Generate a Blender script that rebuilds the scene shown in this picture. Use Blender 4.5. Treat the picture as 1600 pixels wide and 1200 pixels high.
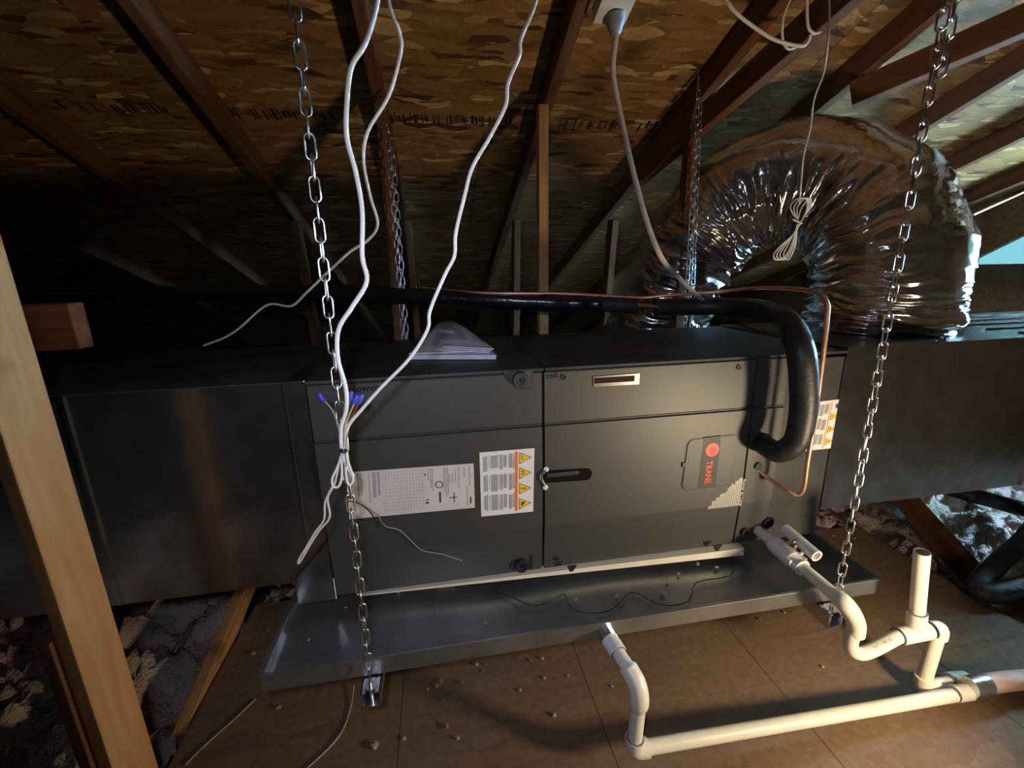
import bpy, bmesh, math, random
from mathutils import Vector, Matrix, noise
random.seed(7)
for o in list(bpy.data.objects): bpy.data.objects.remove(o)
SC = bpy.context.scene
COL = SC.collection
PI = math.pi

# ------------------------------------------------------------------ camera
CAM = Vector((-0.254, -1.056, 1.1545)); PITCH, YAW, ROLL, FPX = .2517, .1654, -.0214, 683.6
_fw = Vector((math.sin(YAW)*math.cos(PITCH), math.cos(YAW)*math.cos(PITCH), -math.sin(PITCH)))
_r0 = Vector((math.cos(YAW), -math.sin(YAW), 0)); _u0 = _r0.cross(_fw)
_ri = _r0*math.cos(ROLL)+_u0*math.sin(ROLL); _up = -_r0*math.sin(ROLL)+_u0*math.cos(ROLL)
cd = bpy.data.cameras.new('camera'); cam = bpy.data.objects.new('camera', cd); COL.objects.link(cam)
cam.matrix_world = Matrix(((_ri.x, _up.x, -_fw.x, CAM.x), (_ri.y, _up.y, -_fw.y, CAM.y), (_ri.z, _up.z, -_fw.z, CAM.z), (0, 0, 0, 1)))
cd.sensor_fit = 'HORIZONTAL'; cd.sensor_width = 36; cd.lens = 36*FPX/1600; cd.clip_start = .02
SC.camera = cam
def ray(u, v): return _fw+_ri*((u-800)/FPX)+_up*((600-v)/FPX)
def PL(u, v, n, d):
    r = ray(u, v); n = Vector(n); return CAM+r*((d-n.dot(CAM))/n.dot(r))
def PX(u, v, x): return PL(u, v, (1, 0, 0), x)
def PY(u, v, y): return PL(u, v, (0, 1, 0), y)
def PZ(u, v, z): return PL(u, v, (0, 0, 1), z)

# ------------------------------------------------------------------ world, lights, exposure
w = bpy.data.worlds.new('daylight_sky'); SC.world = w; w.use_nodes = True
bg = w.node_tree.nodes['Background']; bg.inputs[0].default_value = (.36, .72, 1.0, 1); bg.inputs[1].default_value = 210.0
def lamp(name, typ, loc, power, col, **k):
    l = bpy.data.lights.new(name, typ); l.energy = power; l.color = col
    for a, b in k.items(): setattr(l, a, b)
    o = bpy.data.objects.new(name, l); COL.objects.link(o); o.location = loc; return o
wl = lamp('warm_work_light', 'SPOT', (.92, -.88, .47), 42, (1.0, .79, .52), shadow_soft_size=.06, spot_size=3.05, spot_blend=.5)
wl.rotation_euler = (Vector((.10, .25, .85))-wl.location).to_track_quat('-Z', 'Y').to_euler()
hl = lamp('cool_headlamp', 'SPOT', (-.31, -1.09, 1.24), 24, (.72, .78, 1.0), shadow_soft_size=.03, spot_size=1.75, spot_blend=1.0)
hl.rotation_euler = (Vector((-.15, .1, .68))-hl.location).to_track_quat('-Z', 'Y').to_euler()
SC.view_settings.view_transform = 'Standard'; SC.view_settings.look = 'None'
SC.view_settings.exposure = 0.0; SC.view_settings.gamma = 1.0; SC.view_settings.use_curve_mapping = False

# ------------------------------------------------------------------ materials
def nmat(name):
    m = bpy.data.materials.new(name); m.use_nodes = True; nt = m.node_tree
    return m, nt, nt.nodes['Principled BSDF']
def N(nt, t, **k):
    n = nt.nodes.new(t)
    for a, b in k.items(): setattr(n, a, b)
    return n
def ramp(nt, stops):
    r = N(nt, 'ShaderNodeValToRGB'); e = r.color_ramp.elements
    while len(e) < len(stops): e.new(.5)
    for i, (p, c) in enumerate(stops): e[i].position = p; e[i].color = (*c, 1)
    return r
def plain(name, col, rough=.5, metal=0, var=.12, scale=9, bump=0, bscale=60, spec=.5, coat=0):
    m, nt, b = nmat(name)
    tc = N(nt, 'ShaderNodeTexCoord'); nz = N(nt, 'ShaderNodeTexNoise'); nz.inputs['Scale'].default_value = scale; nz.inputs['Detail'].default_value = 5
    nt.links.new(tc.outputs['Object'], nz.inputs['Vector'])
    c0 = tuple(max(0, c*(1-var)) for c in col); c1 = tuple(min(1, c*(1+var)) for c in col)
    r = ramp(nt, [(.3, c0), (.7, c1)]); nt.links.new(nz.outputs['Fac'], r.inputs[0]); nt.links.new(r.outputs[0], b.inputs['Base Color'])
    b.inputs['Roughness'].default_value = rough; b.inputs['Metallic'].default_value = metal; b.inputs['Specular IOR Level'].default_value = spec
    b.inputs['Coat Weight'].default_value = coat
    if bump:
        n2 = N(nt, 'ShaderNodeTexNoise'); n2.inputs['Scale'].default_value = bscale; n2.inputs['Detail'].default_value = 4
        nt.links.new(tc.outputs['Object'], n2.inputs['Vector'])
        bp = N(nt, 'ShaderNodeBump'); bp.inputs['Strength'].default_value = bump; bp.inputs['Distance'].default_value = .01
        nt.links.new(n2.outputs['Fac'], bp.inputs['Height']); nt.links.new(bp.outputs[0], b.inputs['Normal'])
    return m
def woodmat(name, dark, light, rough=.65, sc=1.0):
    m, nt, b = nmat(name)
    tc = N(nt, 'ShaderNodeTexCoord'); mp = N(nt, 'ShaderNodeMapping'); mp.inputs['Scale'].default_value = (1.6*sc, 26*sc, 26*sc)
    oi = N(nt, 'ShaderNodeObjectInfo'); ad = N(nt, 'ShaderNodeVectorMath', operation='ADD')
    nt.links.new(tc.outputs['Object'], ad.inputs[0]); nt.links.new(oi.outputs['Location'], ad.inputs[1]); nt.links.new(ad.outputs[0], mp.inputs[0])
    nz = N(nt, 'ShaderNodeTexNoise'); nz.inputs['Scale'].default_value = 1.4; nz.inputs['Detail'].default_value = 6; nz.inputs['Distortion'].default_value = .8
    nt.links.new(mp.outputs[0], nz.inputs['Vector'])
    r = ramp(nt, [(.32, dark), (.68, light)]); nt.links.new(nz.outputs['Fac'], r.inputs[0])
    n2 = N(nt, 'ShaderNodeTexNoise'); n2.inputs['Scale'].default_value = 7; nt.links.new(tc.outputs['Object'], n2.inputs['Vector'])
    r2 = ramp(nt, [(.66, (1, 1, 1)), (.76, (.45, .38, .3))]); nt.links.new(n2.outputs['Fac'], r2.inputs[0])
    mx = N(nt, 'ShaderNodeMix', data_type='RGBA', blend_type='MULTIPLY'); mx.inputs[0].default_value = .7
    nt.links.new(r.outputs[0], mx.inputs[6]); nt.links.new(r2.outputs[0], mx.inputs[7]); nt.links.new(mx.outputs[2], b.inputs['Base Color'])
    b.inputs['Roughness'].default_value = rough; b.inputs['Specular IOR Level'].default_value = .25
    bp = N(nt, 'ShaderNodeBump'); bp.inputs['Strength'].default_value = .25; bp.inputs['Distance'].default_value = .003
    nt.links.new(nz.outputs['Fac'], bp.inputs['Height']); nt.links.new(bp.outputs[0], b.inputs['Normal'])
    return m
def osbmat(name, cols, scale=1.0, rough=.58, flake=1.0):
    m, nt, b = nmat(name)
    tc = N(nt, 'ShaderNodeTexCoord')
    wn = N(nt, 'ShaderNodeTexNoise'); wn.inputs['Scale'].default_value = 5*scale; nt.links.new(tc.outputs['Object'], wn.inputs['Vector'])
    wv = N(nt, 'ShaderNodeVectorMath', operation='MULTIPLY_ADD'); wv.inputs[1].default_value = (.06, .06, .06)
    nt.links.new(wn.outputs['Color'], wv.inputs[0]); nt.links.new(tc.outputs['Object'], wv.inputs[2])
    prev = None; hprev = None
    for k, (ang, sx, sy) in enumerate([(.10, 6, 30), (-.42, 7, 36), (.55, 6.5, 34), (-1.2, 9, 38)]):
        mp = N(nt, 'ShaderNodeMapping'); mp.inputs['Rotation'].default_value = (0, 0, ang); mp.inputs['Scale'].default_value = (sx*scale, sy*scale, 4)
        mp.inputs['Location'].default_value = (k*3.1, k*1.7, 0)
        nt.links.new(wv.outputs[0], mp.inputs[0])
        vo = N(nt, 'ShaderNodeTexVoronoi'); vo.inputs['Scale'].default_value = 1.0; vo.inputs['Randomness'].default_value = 1
        nt.links.new(mp.outputs[0], vo.inputs['Vector'])
        sp = N(nt, 'ShaderNodeSeparateColor'); nt.links.new(vo.outputs['Color'], sp.inputs[0])
        r = ramp(nt, [(0, cols[0]), (.15, cols[1]), (.82, cols[2]), (1, cols[3])]); r.color_ramp.interpolation = 'LINEAR'
        nt.links.new(sp.outputs[0], r.inputs[0])
        if prev is None: prev = r.outputs[0]; hprev = sp.outputs[0]
        else:
            th = N(nt, 'ShaderNodeMath', operation='GREATER_THAN'); th.inputs[1].default_value = .6
            nt.links.new(sp.outputs[2], th.inputs[0])
            mx = N(nt, 'ShaderNodeMix', data_type='RGBA'); nt.links.new(th.outputs[0], mx.inputs[0]); nt.links.new(prev, mx.inputs[6]); nt.links.new(r.outputs[0], mx.inputs[7])
            hm = N(nt, 'ShaderNodeMix', data_type='FLOAT'); nt.links.new(th.outputs[0], hm.inputs[0]); nt.links.new(hprev, hm.inputs[2]); nt.links.new(sp.outputs[1], hm.inputs[3])
            prev = mx.outputs[2]; hprev = hm.outputs[0]
    gn = N(nt, 'ShaderNodeTexNoise'); gn.inputs['Scale'].default_value = 60*scale; gn.inputs['Detail'].default_value = 4; nt.links.new(tc.outputs['Object'], gn.inputs['Vector'])
    gr = ramp(nt, [(.3, (.7, .7, .7)), (.7, (1.15, 1.15, 1.15))]); nt.links.new(gn.outputs['Fac'], gr.inputs[0])
    mm = N(nt, 'ShaderNodeMix', data_type='RGBA', blend_type='MULTIPLY'); mm.inputs[0].default_value = .6
    nt.links.new(prev, mm.inputs[6]); nt.links.new(gr.outputs[0], mm.inputs[7]); nt.links.new(mm.outputs[2], b.inputs['Base Color'])
    b.inputs['Roughness'].default_value = rough; b.inputs['Specular IOR Level'].default_value = .4 if rough < .7 else .2
    bp = N(nt, 'ShaderNodeBump'); bp.inputs['Strength'].default_value = .5*flake; bp.inputs['Distance'].default_value = .004
    nt.links.new(hprev, bp.inputs['Height']); nt.links.new(bp.outputs[0], b.inputs['Normal'])
    return m

M = {}
M['osb'] = osbmat('osb_sheathing', [(.08, .036, .013), (.24, .125, .044), (.35, .19, .07), (.66, .43, .20)])
M['floor'] = osbmat('subfloor_board', [(.165, .105, .064), (.185, .118, .072), (.195, .126, .077), (.21, .136, .084)], scale=.8, flake=.25, rough=.8)
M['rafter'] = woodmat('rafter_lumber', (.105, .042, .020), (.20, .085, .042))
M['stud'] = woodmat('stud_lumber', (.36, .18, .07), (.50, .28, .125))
M['gablewood'] = woodmat('gable_boards', (.22, .11, .06), (.36, .2, .11))
M['galv'] = plain('galvanized_sheet', (.44, .44, .44), .2, .96, .18, 14, .05, 30)
M['pan'] = plain('galvanized_pan', (.34, .35, .36), .32, .84, .22, 9, .10, 14)
M['cab'] = plain('cabinet_paint', (.040, .040, .038), .5, .0, .06, 5, .03, 300, .85)
M['cabdark'] = plain('cabinet_dark_paint', (.040, .040, .042), .5, 0, .25, 10, .05, 120, .5)
M['cabtop'] = plain('cabinet_top_dusty', (.042, .042, .045), .55, 0, .45, 7, .05, 90, .4)
M['void'] = plain('deep_black', (.008, .008, .008), .85, 0, .1, 9, 0, 60, .1)
M['blackplastic'] = plain('black_plastic', (.018, .018, .02), .4)
M['foam'] = plain('foam_insulation', (.022, .022, .024), .48, 0, .3, 20, .15, 60, .5)
M['vinyl'] = plain('black_vinyl_wrap', (.012, .012, .016), .22, 0, .2, 12, .35, 22, .6)
M['copper'] = plain('copper_tube', (.85, .46, .28), .38, .75, .2, 30)
M['brass'] = plain('bare_brass', (.8, .62, .25), .3, 1.0, .1, 30)
M['pvc'] = plain('pvc_white', (.72, .70, .60), .38, 0, .05, 20)
M['pvcgrey'] = plain('pvc_fitting', (.78, .77, .76), .36, 0, .05, 20)
M['primer'] = plain('purple_primer', (.16, .14, .2), .5)
M['zinc'] = plain('zinc_plated', (.72, .73, .75), .28, 1.0, .12, 60)
M['white_cable'] = plain('white_cable_jacket', (.82, .81, .79), .45, 0, .05, 20)
M['cord'] = plain('flat_cord', (.66, .58, .52), .5, 0, .08, 30)
M['label'] = plain('label_paper', (.80, .80, .80), .45, 0, .03, 20)
M['labelpink'] = plain('rating_label_paper', (.66, .62, .60), .4, 0, .05, 12)
M['ink'] = plain('label_grey_ink', (.36, .36, .37), .5, 0, .1, 50)
M['inkdark'] = plain('label_black_ink', (.05, .05, .05), .5)
M['yellow'] = plain('warning_yellow', (.90, .58, .03), .45, 0, .04)
M['orange'] = plain('warning_orange', (.75, .20, .04), .45, 0, .06)
M['red'] = plain('logo_red', (.85, .07, .02), .4, 0, .06)
M['reddark'] = plain('logo_dark_red', (.45, .03, .01), .4, 0, .06)
M['blueprint'] = plain('label_blue_ink', (.07, .10, .30), .45)
M['silverprint'] = plain('silver_print', (.60, .58, .54), .35, .4)
M['chrome'] = plain('chrome_trim', (.75, .73, .7), .22, 1.0, .05)
M['tintglass'] = plain('dark_sight_glass', (.05, .03, .03), .12)
M['cream'] = plain('cream_rail', (.74, .70, .56), .5, 0, .06, 20)
M['paper'] = plain('paper_sheets', (.74, .75, .85), .6, 0, .06, 30)
M['booklet'] = plain('booklet_paper', (.80, .76, .66), .6)
M['wirenut'] = plain('blue_wire_nut', (.05, .06, .45), .4)
M['redwire'] = plain('red_wire', (.35, .04, .03), .45)
M['blackwire'] = plain('black_wire', (.02, .02, .02), .4)
M['yellowwire'] = plain('yellow_wire', (.5, .42, .2), .45)
M['greywire'] = plain('grey_wire', (.3, .3, .3), .35)
M['chip'] = plain('debris_chip', (.42, .33, .27), .8, 0, .3, 60)
M['mudchip'] = plain('brown_debris', (.30, .17, .09), .85, 0, .3, 60)
M['hose'] = plain('black_hose', (.03, .028, .026), .55, 0, .3, 25, .3, 60)
M['outlet'] = plain('outlet_plate', (.74, .72, .66), .4, 0, .04)
M['plug'] = plain('grey_blue_plug', (.28, .30, .36), .45, 0, .08)
M['pinkpipe'] = plain('tan_pipe_wrap', (.55, .38, .30), .7, 0, .12, 20, .2, 60)
M['tape'] = plain('silver_foil_tape', (.6, .62, .66), .3, .9, .1, 40, .2, 60)
M['inkstamp'] = plain('sheathing_stamp_ink', (.035, .022, .015), .8)
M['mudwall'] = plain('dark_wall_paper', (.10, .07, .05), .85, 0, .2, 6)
# fluffy insulation
m, nt, b = nmat('blown_insulation'); M['insul'] = m
tc = N(nt, 'ShaderNodeTexCoord'); nz = N(nt, 'ShaderNodeTexNoise'); nz.inputs['Scale'].default_value = 5; nz.inputs['Detail'].default_value = 8
nt.links.new(tc.outputs['Object'], nz.inputs['Vector'])
r = ramp(nt, [(.3, (.26, .19, .15)), (.5, (.52, .43, .37)), (.62, (.60, .38, .39)), (.8, (.68, .60, .54))]); nt.links.new(nz.outputs['Fac'], r.inputs[0]); nt.links.new(r.outputs[0], b.inputs['Base Color'])
b.inputs['Roughness'].default_value = .95; b.inputs['Specular IOR Level'].default_value = .1
n2 = N(nt, 'ShaderNodeTexNoise'); n2.inputs['Scale'].default_value = 110; n2.inputs['Detail'].default_value = 8; nt.links.new(tc.outputs['Object'], n2.inputs['Vector'])
bp = N(nt, 'ShaderNodeBump'); bp.inputs['Strength'].default_value = 1; bp.inputs['Distance'].default_value = .012; nt.links.new(n2.outputs['Fac'], bp.inputs['Height']); nt.links.new(bp.outputs[0], b.inputs['Normal'])
# crinkled foil
m, nt, b = nmat('aluminium_foil'); M['foil'] = m
b.inputs['Base Color'].default_value = (.62, .60, .60, 1); b.inputs['Metallic'].default_value = .95; b.inputs['Roughness'].default_value = .15
tc = N(nt, 'ShaderNodeTexCoord'); n1 = N(nt, 'ShaderNodeTexNoise'); n1.inputs['Scale'].default_value = 26; n1.inputs['Detail'].default_value = 3; n1.inputs['Distortion'].default_value = 1.2
nt.links.new(tc.outputs['Object'], n1.inputs['Vector'])
bp = N(nt, 'ShaderNodeBump'); bp.inputs['Strength'].default_value = .14; bp.inputs['Distance'].default_value = .012; nt.links.new(n1.outputs['Fac'], bp.inputs['Height']); nt.links.new(bp.outputs[0], b.inputs['Normal'])
# clear bag film
m, nt, b = nmat('clear_plastic_film'); M['film'] = m
b.inputs['Base Color'].default_value = (.8, .8, .9, 1); b.inputs['Roughness'].default_value = .18; b.inputs['Specular IOR Level'].default_value = .8; b.inputs['Alpha'].default_value = .34

# ------------------------------------------------------------------ mesh helpers
def mesh_obj(name, verts, faces, mat, parent=None, smooth=False, loc=None):
    me = bpy.data.meshes.new(name); me.from_pydata([tuple(v) for v in verts], [], faces); me.update()
    return link(name, me, mat, parent, smooth, loc)
def link(name, me, mat, parent=None, smooth=False, loc=None):
    if mat and not me.materials: me.materials.append(M[mat] if isinstance(mat, str) else mat)
    if smooth:
        for p in me.polygons: p.use_smooth = True
    o = bpy.data.objects.new(name, me); COL.objects.link(o)
    if loc is not None: o.location = loc
    if parent: o.parent = parent
    return o
def fin(name, bm, mat, parent=None, smooth=False, angle=None):
    bmesh.ops.recalc_face_normals(bm, faces=bm.faces[:])
    me = bpy.data.meshes.new(name); bm.to_mesh(me); bm.free()
    o = link(name, me, mat, parent, smooth)
    if angle is not None:
        for p in me.polygons: p.use_smooth = True
        try: me.set_sharp_from_angle(angle=angle)
        except Exception: pass
    return o
def tag(o, label, cat, group=None, kind=None):
    if label: o['label'] = label
    if cat: o['category'] = cat
    if group: o['group'] = group
    if kind: o['kind'] = kind
    return o
def thing(name, loc, label, cat, group=None):
    o = bpy.data.objects.new(name, None); COL.objects.link(o); o.location = loc; o.empty_display_size = .05
    return tag(o, label, cat, group)
def adopt(o, parent):      # parent keeping world position (parents are unrotated empties)
    o.parent = parent; o.location = o.location-parent.location; return o
def bm_box(bm, a, b, bev=0):
    a = Vector(a); b = Vector(b)
    m = Matrix.Translation((a+b)/2) @ Matrix.Diagonal((*(abs(b[i]-a[i]) for i in range(3)), 1))
    r = bmesh.ops.create_cube(bm, size=1, matrix=m)
    if bev:
        es = list({e for v in r['verts'] for e in v.link_edges})
        bmesh.ops.bevel(bm, geom=es, offset=bev, segments=2, affect='EDGES', profile=.6)
def box(name, a, b, mat, parent=None, bev=0):
    bm = bmesh.new(); bm_box(bm, a, b, bev); o = fin(name, bm, mat)
    if parent: adopt(o, parent)
    return o
def catmull(pts, sub):
    P = [Vector(p) for p in pts]; out = []
    for i in range(len(P)-1):
        p0 = P[i-1] if i else P[0]*2-P[1]; p1, p2 = P[i], P[i+1]; p3 = P[i+2] if i+2 < len(P) else P[-1]*2-P[-2]
        for k in range(sub):
            t = k/sub; t2 = t*t; t3 = t2*t
            out.append(.5*((2*p1)+(p2-p0)*t+(2*p0-5*p1+4*p2-p3)*t2+(3*p1-p0-3*p2+p3)*t3))
    out.append(P[-1]); return out
def frames(P):
    T = []
    for i in range(len(P)):
        a = P[max(0, i-1)]; b = P[min(len(P)-1, i+1)]; d = (b-a); T.append(d.normalized() if d.length > 1e-9 else Vector((0, 0, 1)))
    n = T[0].orthogonal().normalized(); F = []
    for t in T:
        n = (n-t*n.dot(t)); n = n.normalized() if n.length > 1e-6 else t.orthogonal().normalized()
        F.append((t, n, t.cross(n)))
    return F
def bm_tube(bm, pts, r, n=10, sub=0, cap=True, hollow=0, flat=None):
    P = catmull(pts, sub) if sub else [Vector(p) for p in pts]
    F = frames(P); rings = []
    for i, p in enumerate(P):
        rr = r(i/(len(P)-1)) if callable(r) else r
        t, a, b = F[i]; ring = []
        for k in range(n):
            th = 2*PI*k/n; ca, sa = math.cos(th)*rr, math.sin(th)*rr
            if flat: ca *= flat
            ring.append(bm.verts.new(p+a*ca+b*sa))
        rings.append(ring)
    for i in range(len(rings)-1):
        for k in range(n): bm.faces.new((rings[i][k], rings[i][(k+1) % n], rings[i+1][(k+1) % n], rings[i+1][k]))
    if cap:
        if hollow:
            for ring, i, s in ((rings[0], 0, 1), (rings[-1], -1, -1)):
                t, a, b = F[i]; p = P[i]; inn = []; deep = []
                rr = (r(0 if i == 0 else 1) if callable(r) else r)*hollow
                for k in range(n):
                    th = 2*PI*k/n; d = a*math.cos(th)*rr+b*math.sin(th)*rr
                    inn.append(bm.verts.new(p+d)); deep.append(bm.verts.new(p+d+t*(s*rr*2.2)))
                for k in range(n):
                    bm.faces.new((ring[k], inn[k], inn[(k+1) % n], ring[(k+1) % n])); bm.faces.new((inn[k], deep[k], deep[(k+1) % n], inn[(k+1) % n]))
                bm.faces.new(deep)
        else:
            bm.faces.new(rings[0][::-1]); bm.faces.new(rings[-1])
def tube(name, pts, r, mat, parent=None, n=10, sub=0, hollow=0, flat=None, smooth=True):
    bm = bmesh.new(); bm_tube(bm, pts, r, n, sub, True, hollow, flat)
    o = fin(name, bm, mat, None, False, .7 if smooth else None)
    if parent: adopt(o, parent)
    return o
def board(name, p0, p1, wdt, hgt, mat, parent=None, up=(0, 0, 1), bev=.003):
    """timber with its length along local x, wdt across, hgt along the up side"""
    p0 = Vector(p0); p1 = Vector(p1); x = (p1-p0); L = x.length; x.normalize()
    y = Vector(up).cross(x).normalized(); z = x.cross(y)
    bm = bmesh.new(); bm_box(bm, (0, -wdt/2, -hgt/2), (L, wdt/2, hgt/2), bev); o = fin(name, bm, mat)
    mw = Matrix(((x.x, y.x, z.x, p0.x), (x.y, y.y, z.y, p0.y), (x.z, y.z, z.z, p0.z), (0, 0, 0, 1)))
    if parent: o.parent = parent; mw = Matrix.Translation(-parent.location) @ mw
    o.matrix_local = mw; return o
def poly(name, pts, mat, parent=None, thick=0, nrm=(0, -1, 0)):
    n = len(pts); P = [Vector(p) for p in pts]; nv = Vector(nrm)*thick
    if thick:
        V = P+[p+nv for p in P]
        Fc = [tuple(range(n)), tuple(range(2*n-1, n-1, -1))]+[(i, (i+1) % n, n+(i+1) % n, n+i) for i in range(n)]
        bm = bmesh.new(); vs = [bm.verts.new(v) for v in V]
        for f in Fc: bm.faces.new([vs[i] for i in f])
        o = fin(name, bm, mat)
    else: o = mesh_obj(name, P, [tuple(range(n))], mat)
    if parent: adopt(o, parent)
    return o
def text(name, s, size, mat, M4, parent=None, ext=.0004, align='CENTER', bold=0):
    cu = bpy.data.curves.new(name, 'FONT'); cu.body = s; cu.size = size; cu.extrude = ext; cu.align_x = align; cu.offset = bold; cu.align_y = 'CENTER'; cu.resolution_u = 2
    t = bpy.data.objects.new(name+'_curve', cu); COL.objects.link(t); bpy.context.view_layer.update()
    me = bpy.data.meshes.new_from_object(t.evaluated_get(bpy.context.evaluated_depsgraph_get()))
    bpy.data.objects.remove(t); me.name = name; me.transform(M4); me.materials.clear()
    o = link(name, me, mat)
    if parent: adopt(o, parent)
    return o

# ------------------------------------------------------------------ setting
ZU = .324; H = .594; ZT = ZU+H            # unit bottom / top
SL = .333; RB = ZU+1.671                  # rafter underside: z = RB - SL*y
RD = RB+.098                              # deck underside
ca = 1/math.sqrt(1+SL*SL)
nrm_dn = Vector((0, -SL, -1)).normalized()
def deckpt(x, y, off=0): return Vector((x, y, RD-SL*y))+nrm_dn*off

# floor: decking panels with open joints
fl = box('floor', (-.97, -2.6, -.05), (1.57, .43, -.019), 'mudchip'); tag(fl, 'brown attic floor decking under the hanging air handler', 'floor', kind='structure')
xs = [-.97, -.417, .107, .631, 1.155, 1.57]; yseam = PZ(1150, 1077, 0).y
for i in range(5):
    for (y0, y1) in ((-2.6, -1.37), (-1.37, yseam), (yseam, .43)):
        o = box('floor_panel', (xs[i]+.0009, y0+.0006, -.019), (xs[i+1]-.0009, y1-.0006, random.uniform(-.0006, .0006)), 'floor', None, .0006); o.parent = fl
# attic ceiling level below the insulation
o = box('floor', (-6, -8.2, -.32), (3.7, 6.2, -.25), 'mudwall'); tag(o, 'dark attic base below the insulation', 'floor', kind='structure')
# roof deck: OSB sheets hung on the slope
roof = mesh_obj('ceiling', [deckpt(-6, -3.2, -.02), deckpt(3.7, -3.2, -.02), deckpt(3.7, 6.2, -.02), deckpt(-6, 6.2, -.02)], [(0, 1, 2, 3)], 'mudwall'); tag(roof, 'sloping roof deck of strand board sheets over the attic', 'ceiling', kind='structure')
ysm = PL(700, 207, (0, SL, 1), RD).y
rowh = 1.22*ca
for ri in range(-4, 4):
    y0 = ysm+ri*rowh; y1 = y0+rowh; off = (ri % 2)*1.22
    if y1 < -3.2 or y0 > 6.1: continue
    y0 = max(y0, -3.2); y1 = min(y1, 6.1)
    x = -6.1+off-1.22
    while x < 3.7:
        xa, xb = max(x, -6), min(x+2.438, 3.7)
        if xb-xa > .05:
            P = [deckpt(xa+.0015, y0+.0015), deckpt(xb-.0015, y0+.0015), deckpt(xb-.0015, y1-.0015), deckpt(xa+.0015, y1-.0015)]
            # local frame: x along X, y down the slope
            e2 = Vector((0, 1, -SL)).normalized(); o0 = P[0]; L2 = (P[3]-P[0]).length
            bm = bmesh.new(); bm_box(bm, (0, 0, 0), (xb-xa-.003, L2, .012))
            pn = fin('roof_panel', bm, 'osb'); e3 = Vector((1, 0, 0)).cross(e2)
            pn.matrix_world = Matrix(((1, e2.x, e3.x, o0.x), (0, e2.y, e3.y, o0.y), (0, e2.z, e3.z, o0.z), (0, 0, 0, 1))); pn.parent = roof
        x += 2.438
# printed grade marks along the sheet edge
for (xa, xb, n) in ((-1.05, -.55, 26), (-.42, .14, 46), (.26, .92, 60), (-2.0, -1.2, 30)):
    bm = bmesh.new()
    x = xa
    while x < xb:
        wd = random.choice((.004, .006, .009, .014)); h0 = random.uniform(0, .02); h1 = random.uniform(.05, .075)
        if random.random() < .75:
            y0 = ysm-.115+h0; y1 = ysm-.115+h1
            q = [deckpt(x, y0, .0012), deckpt(x+wd, y0, .0012), deckpt(x+wd+.004, y1, .0012), deckpt(x+.004, y1, .0012)]
            bm.faces.new([bm.verts.new(p) for p in q])
            if random.random() < .4:
                yy = random.choice((y0, y1, (y0+y1)/2)); q = [deckpt(x, yy, .0012), deckpt(x+.03, yy, .0012), deckpt(x+.03, yy+.006, .0012), deckpt(x, yy+.006, .0012)]
                bm.faces.new([bm.verts.new(p) for p in q])
        x += wd+random.choice((.005, .008, .008, .02))
    o = fin('ink_stamp', bm, 'inkstamp'); o.parent = roof; o['kind'] = 'stuff'
# far roof slope, eaves and gable walls that close the attic
zr = RD+SL*3.2
o = box('ceiling', (-6, -8.2, 0), (3.7, -3.2, .02), 'mudwall'); 
o.data.transform(Matrix(((1, 0, 0, 0), (0, 1, 0, 0), (0, SL, 1, zr+SL*3.2), (0, 0, 0, 1)))); tag(o, 'far roof slope behind the viewer', 'ceiling', kind='structure')
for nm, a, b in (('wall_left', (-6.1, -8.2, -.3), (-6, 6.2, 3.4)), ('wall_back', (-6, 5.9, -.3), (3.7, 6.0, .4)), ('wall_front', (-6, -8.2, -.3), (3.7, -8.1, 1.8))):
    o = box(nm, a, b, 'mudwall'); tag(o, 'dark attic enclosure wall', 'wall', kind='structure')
# right gable: visible vent slot, plus an unseen opening added to let daylight in
GX = 3.6
pa = PX(1523, 404, GX); pb = PX(1600, 366, GX); VZ = PX(1600, 412, GX).z
sl_ = (pb.z-pa.z)/(pb.y-pa.y); VY0 = .0; WY1 = .52; VH = 1.62
def slant(y): return min(pa.z+sl_*(y-pa.y), VH)
def gpoly(name, yz, mat, th=.04): return poly(name, [(GX, y, z) for y, z in yz], mat, None, th, (1, 0, 0))
yk = pa.y+(VH-pa.z)/sl_
wr = gpoly('wall_right', [(-8.2, -.3), (6.2, -.3), (6.2, VZ), (WY1, VZ), (WY1, 1.09), (VY0, 1.09), (VY0, VZ), (-8.2, VZ)], 'gablewood'); tag(wr, 'brown gable end wall below the bright vent', 'wall', kind='structure')
for q in ([(-8.2, VZ), (VY0, VZ), (VY0, 3.6), (-8.2, 3.6)], [(pa.y, pa.z), (pa.y, VZ), (6.2, VZ), (6.2, 3.6), (pa.y, 3.6)], [(yk, VH), (pa.y, pa.z), (pa.y, 3.6), (yk, 3.6)], [(VY0, VH), (yk, VH), (yk, 3.6), (VY0, 3.6)]):
    o = gpoly('sheathing', q, 'gablewood'); o.parent = wr
m, nt, b = nmat('vent_dimming_sheet'); M['sky_dimmer'] = m
tr = N(nt, 'ShaderNodeBsdfTransparent'); tr.inputs[0].default_value = (.056, .066, .060, 1); nt.links.new(tr.outputs[0], nt.nodes['Material Output'].inputs[0])  # added filter sheet, dims the strong sky where the slot is visible
o = gpoly('window_dimmer_1', [(WY1, VZ), (pa.y+.02, VZ), (pa.y+.02, 1.66), (WY1, 1.66)], 'sky_dimmer', .003); o.location.x = .01; tag(o, 'pale cyan gable vent beside the foil duct, dimmed by an added sheet', 'window', kind='structure')
o = box('trim_1', (GX-.09, WY1-.1, VZ-.11), (GX-.005, 4, VZ-.002), 'mudwall'); tag(o, 'dark horizontal header under the gable vent', 'trim', kind='structure')

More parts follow.
